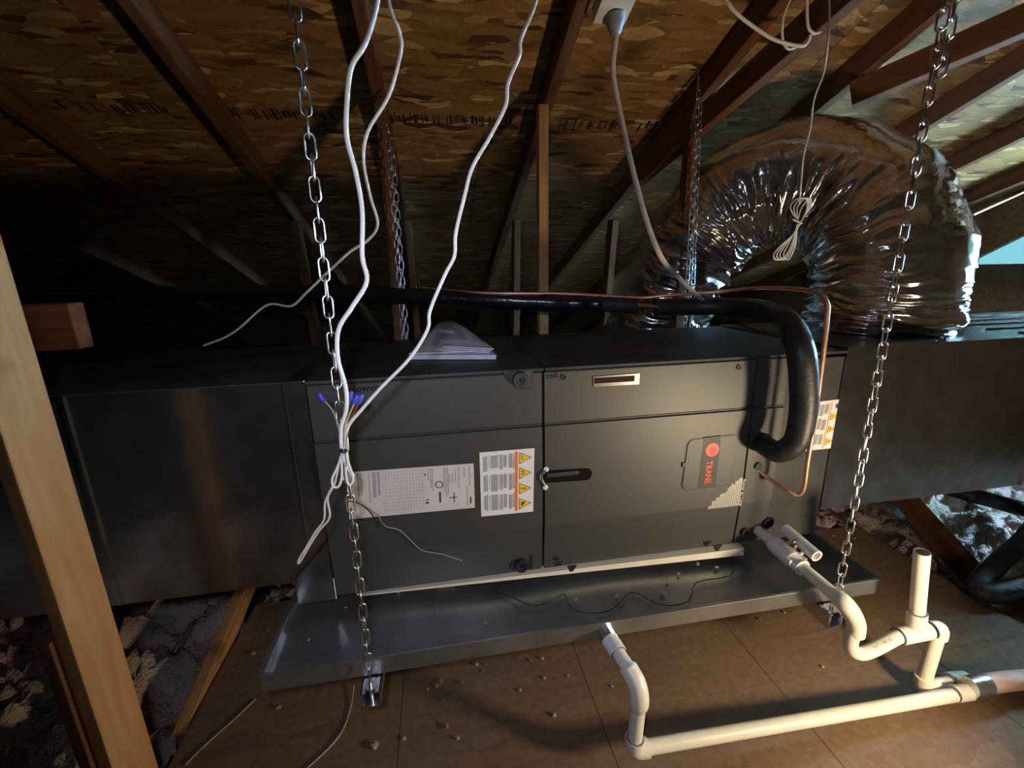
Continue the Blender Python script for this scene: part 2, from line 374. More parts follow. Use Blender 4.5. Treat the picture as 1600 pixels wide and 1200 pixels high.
# roof trusses: top chord, post and web braces
TX = [-1.0, -.41, .205, .80, 1.34, 1.97, 2.58, 3.2, -1.62, -2.3]
TL = ['leftmost dim rafter crossing the dark upper left corner', 'rafter above the left chain with a post behind the white cables',
      'middle rafter with the outlet box and a pale post behind the unit', 'rafter with the post behind the foil duct and rear right chain',
      'rafter crossing just above the foil duct top', 'rafter right of the foil duct beside a bright daylit strip',
      'rafter at the right edge between two daylit strips', 'rafter near the gable vent below the lowest daylit strip',
      'unlit rafter at the far left', 'outermost dark rafter on the left']
PYY = .72
for i, x in enumerate(TX):
    t = thing('roof_truss', (x, 0, RB), TL[i], 'rafter', 'roof trusses overhead')
    y0, y1 = -3.15, 5.6
    c = nrm_dn*(-.0465)
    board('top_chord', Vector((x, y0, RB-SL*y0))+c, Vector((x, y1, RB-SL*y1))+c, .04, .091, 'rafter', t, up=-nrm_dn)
    zt = RB-SL*PYY
    if i in (1, 2, 3, 4):
        px = {1: -.405, 2: .183, 3: .795, 4: 1.5}[i]
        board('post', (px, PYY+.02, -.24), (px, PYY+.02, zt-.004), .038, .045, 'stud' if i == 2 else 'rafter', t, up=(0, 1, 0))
    # web brace falling away behind the unit
    if i < 5:
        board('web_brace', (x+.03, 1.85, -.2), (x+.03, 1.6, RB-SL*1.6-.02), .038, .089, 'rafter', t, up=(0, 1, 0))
# long flat braces nailed under the rafters on the right
for ua, va, ub, vb, lb in ((1300, 10, 1000, 275, 'dark diagonal brace under the rafters left of the foil duct'), (1640, 15, 1330, 150, 'diagonal brace crossing behind the doubled chain at upper right')):
    a = PL(ua, va, (0, SL, 1), RB-.055); b = PL(ub, vb, (0, SL, 1), RB-.055); a = b+(a-b)*(2.4 if ua < 1400 else 1.8)
    t = board('truss_brace', a, b, .04, .09, 'rafter', None, up=-nrm_dn); tag(t, lb, 'brace')

# near stud on the left, block behind it, rim joists of the platform
st = thing('wall_stud', (-.92, -.287, -.2), 'bright upright stud standing nearest on the left', 'stud')
SA = math.radians(22); fa = Vector((-math.sin(SA), -math.cos(SA), 0)); ft = Vector((-math.cos(SA), math.sin(SA), 0)); cb0 = Vector((-.915, -.213, 0))
sc_ = cb0+fa*.036+ft*.019
board('stud_board', sc_+Vector((0, 0, -.2)), sc_+Vector((0, 0, 1.28)), .072, .038, 'stud', st, up=-ft)
sc_ = cb0+fa*.036+ft*.058
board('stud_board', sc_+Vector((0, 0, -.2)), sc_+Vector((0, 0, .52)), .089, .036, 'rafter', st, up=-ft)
bk = board('timber_block', (-1.75, -.05, 1.068), (-.952, -.05, 1.068), .04, .089, 'rafter'); tag(bk, 'short horizontal timber end poking out beside the left stud', 'timber')
rj = board('rim_joist', (-.995, -.02, -.045), (-.995, 1.0, .20), .034, .075, 'stud'); tag(rj, 'lit timber rising at the left edge of the floor decking', 'joist')
rj = board('rim_joist', (1.59, -2.6, -.08), (1.59, .9, -.08), .038, .12, 'rafter'); tag(rj, 'timber along the right edge of the floor decking', 'joist')
wb = board('web_timber', (1.77, .08, -.06), (1.80, .95, .42), .04, .089, 'rafter'); tag(wb, 'sloping reddish timber rising under the right duct', 'timber')
wb = board('web_timber', (-1.62, .5, -.15), (-1.55, -.1, -.02), .04, .07, 'rafter'); tag(wb, 'reddish timber half buried in pink insulation at left', 'timber')

# loose insulation, lumpy sheets around the decking
def insul(name, x0, x1, y0, y1, st, z0, amp, label, seed):
    nx = int((x1-x0)/st)+1; ny = int((y1-y0)/st)+1; V = []; Fc = []
    for j in range(ny+1):
        for i in range(nx+1):
            x = x0+(x1-x0)*i/nx; y = y0+(y1-y0)*j/ny
            h = noise.fractal(Vector((x*2.2+seed, y*2.2, 0)), 1, 2, 4)*.5
            l = .9*noise.noise(Vector((x*7+seed, y*7, 3)))+.5*abs(noise.noise(Vector((x*17, y*17+seed, 7))))+.42*noise.noise(Vector((x*34, y*34, 1)))+.3*noise.noise(Vector((x*70, y*70, 4)))
            V.append((x+.025*noise.noise(Vector((x*14, y*14, 9))), y+.025*noise.noise(Vector((x*14, y*14, 19))), z0+amp*(h+l*.8)))
    for j in range(ny):
        for i in range(nx):
            a = j*(nx+1)+i; Fc.append((a, a+1, a+nx+2, a+nx+1))
    o = mesh_obj(name, V, Fc, 'insul', None, True); tag(o, label, 'insulation', kind='stuff'); return o
insul('insulation', -3.6, -1.012, -1.2, 1.0, .018, -.06, .12, 'pink and grey loose insulation left of the decking', 3.1)
insul('insulation', 1.612, 3.58, -.9, 1.0, .018, -.06, .12, 'greyish loose insulation right of the decking', 11.7)
insul('insulation', -3.6, 3.58, 1.0, 3.6, .05, -.05, .12, 'dark insulation field behind the unit', 21.3)
insul('insulation', -.965, 1.56, .435, 1.0, .018, -.03, .12, 'pale insulation heaped behind the decking under the unit', 31.9)

# ------------------------------------------------------------------ air handler
XL, XR, XC = -.564, .8885, .601
ah = thing('air_handler', (.15, .29, ZU), 'dark grey horizontal air handler hanging in the pan', 'air handler')
def F(u, v, y=-.012): return PY(u, v, y)
box('cabinet_body', (XL+.004, .012, ZU), (XR, .583, ZT-.006), 'cabdark', ah, .003)
box('top_panel', (XL, -.010, ZT-.008), (.002, .585, ZT), 'cabtop', ah, .002)
box('top_panel', (.006, -.010, ZT-.008), (XR, .585, ZT), 'cabtop', ah, .002)
def door(name, x0, x1, mat):
    z1 = F(845, 664).z; z2 = F(845, 822).z; zt = ZT-.0095; zb = ZU+.006
    pr = [(.012, zb), (-.002, zb), (-.012, z2-.003), (-.016, z2), (-.016, z1-.004), (-.009, z1-.001), (-.009, z1+.001), (-.0125, z1+.005), (-.0125, zt-.003), (-.010, zt), (.012, zt)]
    bm = bmesh.new(); A = [bm.verts.new((x0, y, z)) for y, z in pr]; B = [bm.verts.new((x1, y, z)) for y, z in pr]
    n = len(pr)
    for i in range(n): bm.faces.new((A[i], A[(i+1) % n], B[(i+1) % n], B[i]))
    bm.faces.new(A); bm.faces.new(B[::-1]); o = fin(name, bm, mat); return adopt(o, ah)
bd = door('blower_door', XL+.003, -.0035, 'cab'); bd['label'] = 'blower access door with rating plate'
cdr = door('coil_door', .0035, XC-.003, 'cab'); cdr['label'] = 'coil access door with red logo'
lp = door('line_set_panel', XC+.003, F(1226, 620).x, 'cab')
def sub(o, par):      # make o a child of a part that is itself child of an unrotated thing
    o.parent = par; o.location = o.location-(par.matrix_world.translation if False else (par.location+par.parent.location)); return o
def fq(u, v, y): return PY(u, v, y)
# blower door knob pocket and knobs
def lathe(name, c, axis, prof, mat, n=20):
    axis = Vector(axis).normalized(); a = axis.orthogonal().normalized(); b = axis.cross(a); c = Vector(c)
    bm = bmesh.new(); rings = [[bm.verts.new(c+axis*h+(a*math.cos(2*PI*k/n)+b*math.sin(2*PI*k/n))*max(r, 1e-4)) for k in range(n)] for r, h in prof]
    for i in range(len(rings)-1):
        for k in range(n): bm.faces.new((rings[i][k], rings[i][(k+1) % n], rings[i+1][(k+1) % n], rings[i+1][k]))
    bm.faces.new(rings[0][::-1]); bm.faces.new(rings[-1]); return fin(name, bm, mat, None, False, .6)
KN = [(.020, 0), (.020, .012), (.018, .015), (.012, .015), (.011, .012), (.006, .012), (.005, .006)]
pk = [fq(785, 579, -.0135), fq(806, 609, -.0135), fq(831, 607, -.0135), fq(833, 577, -.0135)]
o = poly('knob_pocket', pk, 'cabdark', None, .0012); sub(o, bd)
pk = [fq(791, 581, -.0148), fq(809, 605, -.0148), fq(828, 604, -.0148), fq(829, 580, -.0148)]
o = poly('pocket_face', pk, 'cab', None, .001); sub(o, bd)
for (u, v) in ((812, 592), (814, 881)):
    yy = -.015 if v < 700 else -.004
    o = lathe('door_knob', fq(u, v, yy), (0, -1, 0), KN, 'blackplastic' if v > 700 else 'cabdark'); sub(o, bd)
o = box('slot', fq(829, 868, -.006), fq(832, 890, -.008), 'blackplastic'); sub(o, bd)
# rating plate on the blower door
def label_quad(name, c, y, mat, par, thick=.0008):
    return sub(poly(name, [fq(u, v, y) for u, v in c], mat, None, thick), par)
def lerp(c, s, t):     # bilinear inside pixel quad  c = TL,TR,BR,BL
    tl, tr, br, bl = [Vector(p).to_2d() if len(p) > 2 else Vector(p) for p in c]
    return (tl*(1-s)+tr*s)*(1-t)+(bl*(1-s)+br*s)*t
def bars(name, c, y, rects, mat, par):
    bm = bmesh.new()
    for (s0, t0, s1, t1) in rects:
        q = [lerp(c, s0, t0), lerp(c, s1, t0), lerp(c, s1, t1), lerp(c, s0, t1)]
        bm.faces.new([bm.verts.new(fq(p.x, p.y, y)) for p in q])
    o = sub(fin(name, bm, mat), par)
    if len(rects) > 1: o['kind'] = 'stuff'
    return o
rq = [(541, 738), (740, 724), (742, 793), (546, 811)]
label_quad('rating_plate', rq, -.0162, 'labelpink', bd)
R = []
for s, w_, t1 in ((.08, .02, .55), (.105, .012, .52), (.17, .008, .7), (.20, .028, .58), (.24, .02, .55)): R.append((s, .04, s+w_, t1))
for k in range(14): R.append((.28+k*.024, .05, .282+k*.024, .93))
for k in range(12): R.append((.28, .06+k*.075, .61, .065+k*.075))
for s, t0, t1 in ((.635, .03, .3), (.655, .04, .5), (.67, .04, .55), (.76, .05, .6), (.775, .05, .7), (.79, .05, .65), (.80, .2, .4), (.825, .2, .4), (.85, .1, .4), (.875, .04, .55), (.92, .05, .3), (.94, .5, .95), (.96, .05, .5)): R.append((s, t0, s+.008, t1))
bars('plate_print', rq, -.0172, R, 'ink', bd)
bars('plate_print', rq, -.0173, [(.72, .58, .735, .82), (.963, .75, .975, .9), (.61, .15, .62, .2), (.80, .72, .86, .74), (.835, .62, .842, .85), (.61, .78, .635, .82), (.62, .72, .635, .75)], 'inkdark', bd)
ec = fq(lerp(rq, .725, .42).x, lerp(rq, .725, .42).y, -.0172)
o = tube('plate_emblem', [ec+Vector((math.cos(2*PI*k/18)*.009, 0, math.sin(2*PI*k/18)*.009)) for k in range(19)], .0012, 'inkdark', None, 6); sub(o, bd)
# warning labels
def warn(c, y, par, tri, strip, cols):
    label_quad('warning_label', c, y, 'label', par)
    Rr = []
    for t0, t1 in ((.05, .31), (.36, .63), (.67, .94)):
        for s0, s1 in cols:
            Rr.append((s0, t0+random.uniform(0, .03), s1, t1-random.uniform(0, .05)))
    bars('label_print', c, y-.0009, Rr, 'ink', par)
    bars('label_stripe', c, y-.0009, [strip], 'orange', par)
    for k, (t0, t1) in enumerate(tri):
        s0, s1 = strip[2]+.025, .965
        for sc, mt, dy in ((1, 'inkdark', .0009), (.84, 'yellow', .0012)):
            cs = s0+(s1-s0)*.36; ct = (t0+t1)/2
            pts = [(s0, t0), (s1, ct), (s0, t1)]; pts = [(cs+(a-cs)*sc, ct+(b_-ct)*sc) for a, b_ in pts]
            q = [lerp(c, *p) for p in pts]
            o = poly('warning_triangle', [fq(p.x, p.y, y-dy) for p in q], mt); sub(o, par)
        sy = [[(.3, .35, .4, .42), (.25, .55, .45, .62), (.2, .3, .28, .38)], [(.2, .3, .5, .4), (.3, .5, .6, .56), (.2, .6, .4, .68)], [(.12, .46, .2, .54), (.28, .46, .7, .54)], [(.25, .35, .6, .5), (.2, .5, .45, .66)]][k % 4]
        bars('warning_symbol', c, y-.0015, [(s0+(s1-s0)*a*.8, t0+(t1-t0)*b_, s0+(s1-s0)*c_*.8, t0+(t1-t0)*d) for a, b_, c_, d in sy], 'inkdark', par)
wq = [(749, 707), (835, 700), (833, 799), (752, 807)]
warn(wq, -.0162, bd, [(.05, .235), (.285, .475), (.53, .715), (.77, .95)], (.645, .035, .70, .965), [(.06, .105), (.11, .14), (.165, .18), (.20, .33), (.345, .36), (.37, .42), (.43, .50), (.53, .60), (.61, .64)])
# coil door: groove screws, sight window, latch slot and clip
for (u, v) in ((880, 589), (1154, 574)):
    o = lathe('door_screw', fq(u, v, -.0125), (0, -1, 0), [(.0075, 0), (.0075, .003), (.004, .003), (.0035, .001)], 'blackplastic'); sub(o, cdr)
o = lathe('door_screw', fq(870, 873, -.006), (0, -1, 0), [(.006, 0), (.006, .003), (.003, .003)], 'blackplastic'); sub(o, cdr)
sw = [(926, 588), (999, 583), (998, 600), (927, 604)]
o = poly('sight_window', [fq(u, v, -.0126) for u, v in sw], 'chrome', None, .003); sub(o, cdr)
o = poly('window_glass', [fq(*lerp(sw, a, b_), -.0157) for a, b_ in ((.03, .2), (.9, .2), (.9, .72), (.03, .72))], 'tintglass', None, .0006); sub(o, cdr)
def rot_text(u, v, y, ang, off=.0): return Matrix.Translation(fq(u, v, y)) @ Matrix.Rotation(PI/2, 4, 'X') @ Matrix.Rotation(ang, 4, 'Z')
o = text('door_lettering', 'coil', .021, 'void', rot_text(862, 587, -.0131, .02)); sub(o, cdr)
# latch slot
o_pts = []
a0, b0, r0 = fq(852, 745, -.0166), fq(915, 741, -.0166), .018
for k in range(9): th = PI/2-PI*k/8; o_pts.append(b0+Vector((math.cos(th)*r0, 0, math.sin(th)*r0)))
o_pts += [a0+Vector((0, 0, -r0)), a0+Vector((0, 0, r0))]
o = poly('latch_slot', o_pts, 'void', None, .0008); sub(o, cdr)
o = box('latch_insert', a0+Vector((.004, -.0012, -.002)), b0+Vector((-.02, -.0035, .014)), 'cabdark', None, .002); sub(o, cdr)
cl = thing('door_clip', fq(849, 748, -.0165), 'small white metal clip across the door seam', 'clip')
for (u, v) in ((853, 733), (852, 761)):
    p = fq(u, v, -.017); adopt(lathe('clip_tab', p, (0, -1, 0), [(.0075, 0), (.0075, .003), (.006, .004)], 'cream', 14), cl)
tube('clip_strap', [fq(852, 735, -.0195), fq(846, 742, -.022), fq(846, 749, -.022), fq(851, 759, -.0195)], .0045, 'zinc', cl, 8)
# hatch with the logo
hq = [(1074, 686), (1154, 677), (1141, 758), (1063, 767)]
def rounded(c, y, r=.12, n=5):
    out = []
    for cx, cy, a0 in ((1, 0, -PI/2), (1, 1, 0), (0, 1, PI/2), (0, 0, PI)):
        for k in range(n+1):
            th = a0+PI/2*k/n; s = abs(cx-r)+math.cos(th)*r; t = abs(cy-r)+math.sin(th)*r
            p = lerp(c, s, t); out.append(fq(p.x, p.y, y))
    return out
o = poly('hatch_gap', rounded(hq, -.0162), 'blackplastic', None, .0005); sub(o, cdr)
hq2 = [(1075.2, 687.4), (1152.6, 678.6), (1139.8, 756.6), (1064.6, 765.4)]
o = poly('access_hatch', rounded(hq2, -.0166), 'cab', None, .0025); sub(o, cdr)
bq = [(1100, 684), (1127, 681), (1118, 760), (1090, 763)]
o = poly('logo_band', [fq(u, v, -.0192) for u, v in bq], 'cabdark', None, .0005); sub(o, cdr)
o = lathe('logo_disc', fq(1113, 703, -.0196), (0, -1, 0), [(.0205, 0), (.0205, .0006)], 'red', 28); sub(o, cdr)
o = poly('logo_disc_shade', [fq(1113, 703, -.0205)+Vector((math.cos(t)*.011*(1.2 if math.cos(t) > 0 else .5), 0, math.sin(t)*.012-.002)) for t in [2*PI*k/12 for k in range(12)]], 'reddark'); sub(o, cdr)
o = text('logo_lettering', 'TRANE', .0225, 'red', rot_text(1106.5, 738, -.0197, -PI/2) @ Matrix.Diagonal((1.0, 1.15, 1, 1)), None, .0005, 'CENTER', .0005); sub(o, cdr)
o = box('hatch_catch', fq(1066, 723, -.018), fq(1071, 730, -.0205), 'blackplastic'); sub(o, cdr)
# silver wedge print with lettering
wc = [(1106, 728), (1167, 728), (1160, 791), (1106, 797)]
bm = bmesh.new()
for k in range(18):
    s = .02+k*.045; wd = .028
    u0 = 1106+k*2.75; u1 = u0+1.9; vb = 795.5-k*.33; vt = vb-3-k*2.35-random.uniform(0, 5)
    sh = (vb-vt)*.13
    bm.faces.new([bm.verts.new(fq(u, v, -.0166)) for u, v in ((u0, vb), (u1, vb), (u1+sh, vt), (u0+sh, vt))])
o = fin('wedge_print', bm, 'silverprint'); sub(o, cdr); o['kind'] = 'stuff'
o = text('door_lettering', 'Runner by Comp', .0125, 'label', rot_text(1160, 770, -.0168, -PI/2-.02)); sub(o, cdr)
# base rail that shows under the coil door, brackets on it
def rail(name, x0, x1, z0, z1, mat): return box(name, (x0, -.034, z0), (x1, .0, z1), mat, ah, .001)
poly('base_rail', [(-.50, -.004, ZU-.004), (.62, -.030, ZU-.020), (.62, -.030, ZU+.004), (-.50, -.004, ZU-.001)], 'cream', ah, .03, (0, 1, 0))
for u, v in ((893, 888), (1120, 856)): 
    p = fq(u, v, -.031); poly('rail_notch', [p+Vector((-.014, 0, .01)), p+Vector((.014, 0, .01)), p+Vector((.004, 0, -.008)), p+Vector((-.006, 0, -.008))], 'blackplastic', ah, .003)
# end section, drain ports
endp = box('end_panel', (F(1226, 620).x+.004, -.004, ZU+.004), (XR, .012, ZT-.018), 'cabdark', ah, .002)
for u, v, rr in ((1162, 829, .013), (1197, 815, .016)):
    adopt(lathe('drain_port', fq(u, v, -.003), (0, -1, 0), [(rr, 0), (rr, .012), (rr*.7, .012), (rr*.65, .004)], 'blackplastic'), ah)
adopt(lathe('line_grommet', fq(1184, 728, -.016), (0, -1, 0), [(.012, 0), (.012, .006), (.006, .006)], 'blackplastic'), ah)
# second warning label on the end panel
eq = [(1269, 629), (1318, 623), (1301, 700), (1252, 705)]
warn(eq, -.0045, endp, [(.27, .42), (.53, .68), (.78, .93)], (.645, .03, .675, .98), [(.1, .3), (.32, .44), (.46, .6)])
o = lathe('label_emblem', fq(1309, 634, -.0056), (0, -1, 0), [(.008, 0), (.008, .0004)], 'blueprint'); sub(o, endp)
o = text('embossed_lettering', 'blower', .024, 'void', rot_text(568, 607, -.0128, .03)); sub(o, bd)

# ------------------------------------------------------------------ ducts
dl = thing('sheet_metal_duct', (-1.2, .29, .39), 'galvanized supply duct joined to the left end of the unit', 'duct')
DY0 = -.002
bm = bmesh.new(); bm_box(bm, (-2.6, DY0, .385), (XL-.045, .565, ZT-.002)); adopt(fin('duct_body', bm, 'galv'), dl)
box('duct_top', (-2.6, DY0-.002, ZT-.003), (XL-.003, .567, ZT+.001), 'cabtop', dl)
box('end_collar', (XL-.048, DY0-.006, .385), (XL-.001, .572, ZT+.002), 'galv', dl, .002)
box('lower_flange', (XL-.095, DY0-.004, ZU-.003), (XL+.002, .56, .388), 'galv', dl, .002)
box('standing_seam', (-1.062, DY0-.005, .387), (-1.054, DY0, ZT-.004), 'galv', dl)
poly('corner_flange', [PY(456, 912, -.012), PY(524, 930, -.012), PY(512, 845, -.012)], 'galv', dl, .003)
dr = thing('sheet_metal_duct', (1.5, .29, .41), 'galvanized return duct at the right with the foil hose on top', 'duct')
box('duct_body', (XR+.005, -.001, .408), (2.55, .575, .925), 'galv', dr, .001)
box('duct_seam', (1.68, -.006, .408), (1.688, 0, .922), 'galv', dr)
box('drive_cleat', (XR+.002, -.007, .412), (XR+.03, 0, .926), 'galv', dr)
for k in range(5): box('top_rib', (1.62, .06+k*.1, .925), (2.5, .075+k*.1, .931), 'galv', dr, .002)

# ------------------------------------------------------------------ foil flex duct
FP = [(1.305, .29, .90), (1.308, .29, 1.00), (1.315, .30, 1.14), (1.31, .36, 1.30), (1.26, .48, 1.42), (1.15, .63, 1.47), (1.035, .76, 1.42), (.95, .86, 1.29), (.885, .94, 1.10), (.83, 1.0, .90), (.78, 1.06, .72)]
P = catmull(FP, 34); F_ = frames(P); nth = 150; RF = .228
V = []; NP = len(P)
ctr = Vector((1.12, .62, 1.08))
for i, p in enumerate(P):
    t, a, b_ = F_[i]; s = i/(NP-1)
    c0 = ctr-p; c0 -= t*c0.dot(t); c0.normalize()
    bendamt = math.exp(-((s-.47)/.26)**2)
    col = .87+.13*min(1, s*14)
    for k in range(nth):
        th = 2*PI*k/nth; d = a*math.cos(th)+b_*math.sin(th)
        inner = max(0, d.dot(c0)*.75+.35)
        q = p+d*RF
        fold = noise.noise(Vector((i*.15+.7*noise.noise(Vector((i*.05, th*2, 5))), math.sin(th)*1.3, math.cos(th)*1.3+2)))
        fold2 = noise.noise(Vector((i*.33+40+.8*noise.noise(Vector((i*.08, th*3, 9))), math.sin(th)*2.4, math.cos(th)*2.4)))
        big = noise.noise(Vector((i*.06, math.sin(th)*1.2+8, math.cos(th)*1.2)))
        fine = noise.noise(q*38)
        base = math.exp(-(s/.16)**2)+.5*math.exp(-((s-.9)/.15)**2)
        amp = .0015+.034*inner**1.3*bendamt+.012*base
        rr = RF*col+amp*((1-abs(fold))**3*1.5-.6+.35*(1-abs(fold2))**3-.15)+.012*big+.0011*fine
        ringd = (i % 26)/26
        rr -= .009*base*math.exp(-((ringd-.5)/.09)**2)
        rr -= .03*inner*bendamt
        V.append(p+d*rr)
Fc = []
for i in range(NP-1):
    for k in range(nth): Fc.append((i*nth+k, i*nth+(k+1) % nth, (i+1)*nth+(k+1) % nth, (i+1)*nth+k))
fx = thing('flex_duct', (1.305, .29, .925), 'silver foil flexible duct arching over to the back', 'flexible duct')
o = mesh_obj('foil_jacket', V, Fc, 'foil', None, True); adopt(o, fx)
adopt(lathe('collar_band', (1.305, .29, .926), (0, 0, 1), [(.203, 0), (.206, .004), (.206, .02), (.19, .02)], 'blackplastic', 40), fx)

# ------------------------------------------------------------------ drain pan and its hangers
PX0, PX1, PY0, PY1, PZ0, PZ1 = -.68, .892, -.215, .70, .278, .322
pan = thing('drain_pan', (.1, .24, PZ0), 'galvanized emergency drain pan hanging on chains under the unit', 'drain pan')
nx, ny = 60, 24; V = []; Fc = []
for j in range(ny+1):
    for i in range(nx+1):
        x = PX0+(PX1-PX0)*i/nx; y = PY0+(PY1-PY0)*j/ny
        V.append((x, y, PZ0+.004+.005*noise.noise(Vector((x*3, y*5, 0)))*min(1, min(i, nx-i, j, ny-j)/3)))
for j in range(ny):
    for i in range(nx): a = j*(nx+1)+i; Fc.append((a, a+1, a+nx+2, a+nx+1))
adopt(mesh_obj('pan_floor', V, Fc, 'pan', None, True), pan)
def panwall(nm, a, b, z0=PZ0, z1=PZ1): box(nm, (*a, z0), (*b, z1), 'pan', pan, .0008)
panwall('pan_wall', (PX0, PY0-.0015), (PX1, PY0+.0015)); panwall('pan_wall', (PX0, PY1-.0015), (PX1, PY1+.0015))
panwall('pan_wall', (PX0-.0015, PY0), (PX0+.0015, PY1)); panwall('pan_wall', (PX1-.0015, PY0), (PX1+.0015, PY1))
for a, b in (((PX0-.002, PY0-.004), (PX1+.002, PY0+.004)), ((PX0-.004, PY0), (PX0+.010, PY1)), ((PX1-.004, PY0), (PX1+.004, PY1))): box('rolled_rim', (*a, PZ1-.004), (*b, PZ1+.002), 'pan', pan, .0015)
for x in (-.3, .5): box('unit_support', (x, .05, PZ0+.009), (x+.05, .56, ZU), 'stud', pan)
def strut(x, label):
    t = thing('strut_channel', (x, .2, .235), label, 'strut channel')
    bm = bmesh.new(); y0, y1 = -.258, .72
    bm_box(bm, (x-.0205, y0, .234), (x+.0205, y1, .2365)); bm_box(bm, (x-.0205, y0, .234), (x-.018, y1, .274)); bm_box(bm, (x+.018, y0, .234), (x+.0205, y1, .274))
    bm_box(bm, (x-.0205, y0, .2715), (x-.010, y1, .274)); bm_box(bm, (x+.010, y0, .2715), (x+.0205, y1, .274))
    adopt(fin('channel_rail', bm, 'zinc'), t)
    tube('eye_bolt', [(x, -.240, .236), (x, -.240, .287)], .005, 'zinc', t, 10)
    lathe_o = lathe('washer', (x, -.238, .274), (0, 0, 1), [(.016, 0), (.016, .003), (.006, .003)], 'zinc'); adopt(lathe_o, t)
    return t
strut(-.448, 'steel channel end below the left front chain'); strut(.722, 'steel channel end below the right front chain')

# chains
def link_mesh(L, W, r):
    bm = bmesh.new(); pts = []; n = 6
    for k in range(n+1): th = PI*k/n; pts.append(Vector((math.cos(th)*W/2, 0, L/2-W/2+math.sin(th)*W/2)))
    for k in range(n+1): th = PI+PI*k/n; pts.append(Vector((math.cos(th)*W/2, 0, -L/2+W/2+math.sin(th)*W/2)))
    pts.append(pts[0]); m = len(pts)-1; rings = []
    for i in range(m):
        t = (pts[(i+1) % m]-pts[i-1]).normalized(); a = Vector((0, 1, 0)); b_ = t.cross(a)
        rings.append([bm.verts.new(pts[i]+(a*math.cos(2*PI*k/6)+b_*math.sin(2*PI*k/6))*r) for k in range(6)])
    for i in range(m):
        for k in range(6): bm.faces.new((rings[i][k], rings[i][(k+1) % 6], rings[(i+1) % m][(k+1) % 6], rings[(i+1) % m][k]))
    bmesh.ops.recalc_face_normals(bm, faces=bm.faces[:]); me = bpy.data.meshes.new('link'); bm.to_mesh(me); bm.free()
    me.materials.append(M['zinc'])
    for p in me.polygons: p.use_smooth = True
    return me
LM = link_mesh(.040, .0155, .0019); LM2 = link_mesh(.036, .015, .0022)
def chain(pa, pb, mesh, pitch, label, parent=None, name='link'):
    pa = Vector(pa); pb = Vector(pb); d = (pb-pa).normalized(); n = int((pb-pa).length/pitch)
    t = parent or thing('chain', pa, label, 'chain', 'chains that hang the pan')
    q = Vector((0, 0, 1)).rotation_difference(d)
    for k in range(n):
        o = bpy.data.objects.new(name, mesh); COL.objects.link(o); o.parent = t
        p = pa+d*(pitch*(k+.5)); o.location = p-t.location
        o.rotation_mode = 'QUATERNION'; o.rotation_quaternion = q @ Matrix.Rotation((.35 if k % 2 else .35+PI/2)+random.uniform(-.25, .25), 3, 'Z').to_quaternion()
    return t
chain(PY(577, 1052, -.245)-Vector((0, 0, .015)), (PY(465, 0, -.245).x, -.245, RB+.245*SL-.02), LM, .0315, 'bright front chain hanging at left before the unit')
c2 = chain(PY(1312, 915, -.245)-Vector((0, 0, .03)), (PY(1474, 0, -.245).x, -.245, RB+.245*SL-.02), LM, .0315, 'front chain hanging at right before the foil duct')
chain(PY(1470, 118, -.235), (PY(1495, 0, -.235).x, -.235, RB+.245*SL-.02), LM, .0315, '', c2)
for (ua, va, ub, vb, lb) in ((604, 185, 630, 515, 'thin rear chain beside the post behind the white cables'), (1092, 135, 1074, 445, 'thin rear chain beside the post left of the foil duct')):
    a = PY(ua, va, .66); b_ = PY(ub, vb, .66); b_ = a+(b_-a)*((a.z-.29)/(a.z-b_.z)); b_.y = .66
    t = chain(b_, a, LM2, .029, lb)
    a2 = a+Vector((.012, .0, -.06)); chain(b_+Vector((.014, -.004, .62)), a2, LM2, .029, '', t)
    tube('eye_screw', [a+Vector((0, 0, -.01)), a+Vector((-.004, .0, .03)), a+Vector((.004, .01, .035)), Vector((a.x, .67, RB-SL*.67+.01))], .003, 'zinc', t, 8, 4)

# ------------------------------------------------------------------ refrigerant lines
sl = thing('suction_line', (.1, .45, 1.04), 'thick black insulated suction line looping down the front', 'pipe')
back = [(-2.2, .95, 1.12), (-1.2, .76, 1.10), PY(560, 458, .64), PY(620, 462, .60), PY(800, 470, .50), PY(900, 474, .45), PY(994, 477, .41)]
tube('insulation_sleeve', [Vector(p) for p in back[:-1]]+[PY(945, 475, .43)], lambda s: .031+.004*math.sin(s*40)*math.sin(s*23), 'vinyl', sl, 18, 10)
tube('insulation_sleeve', [PY(935, 475, .434), PY(994, 477, .41)], .029, 'foam', sl, 18, 4, hollow=.5)
tube('copper_core', [PY(985, 477, .415), PY(1040, 480, .39)], .010, 'brass', sl, 14)
loop = [PY(1023, 480, .395), PY(1100, 479, .35), PY(1165, 480, .24), PY(1205, 487, .10), PY(1232, 505, -.04), PY(1250, 545, -.115), PY(1256, 600, -.13), PY(1254, 650, -.13), PY(1243, 690, -.125), PY(1218, 706, -.10), PY(1198, 698, -.05), PY(1190, 690, .0)]
tube('insulation_sleeve', loop, lambda s: .0305-.002*math.sin(s*9), 'foam', sl, 20, 10, hollow=.5)
tube('tape_edge', [PY(1262, 560, -.142), PY(1264, 620, -.150), PY(1260, 660, -.150)], .004, 'vinyl', sl, 8, 6)
ll = thing('liquid_line', (.5, .2, 1.06), 'thin bare copper line bent around the right front corner', 'pipe')
tube('copper_tube', [(-.3, .62, 1.10), PY(760, 458, .50), PY(880, 459, .45), PY(995, 465, .40), PY(1040, 462, .36), PY(1120, 456, .30), PY(1190, 450, .18), PY(1250, 452, .02), PY(1280, 459, -.08), PY(1291, 472, -.115), PY(1292, 500, -.12), PY(1278, 620, -.12), PY(1262, 720, -.12), PY(1256, 762, -.118), PY(1246, 773, -.11), PY(1232, 767, -.095), PY(1205, 750, -.045), PY(1179, 731, .0)], .0058, 'copper', ll, 10, 8)
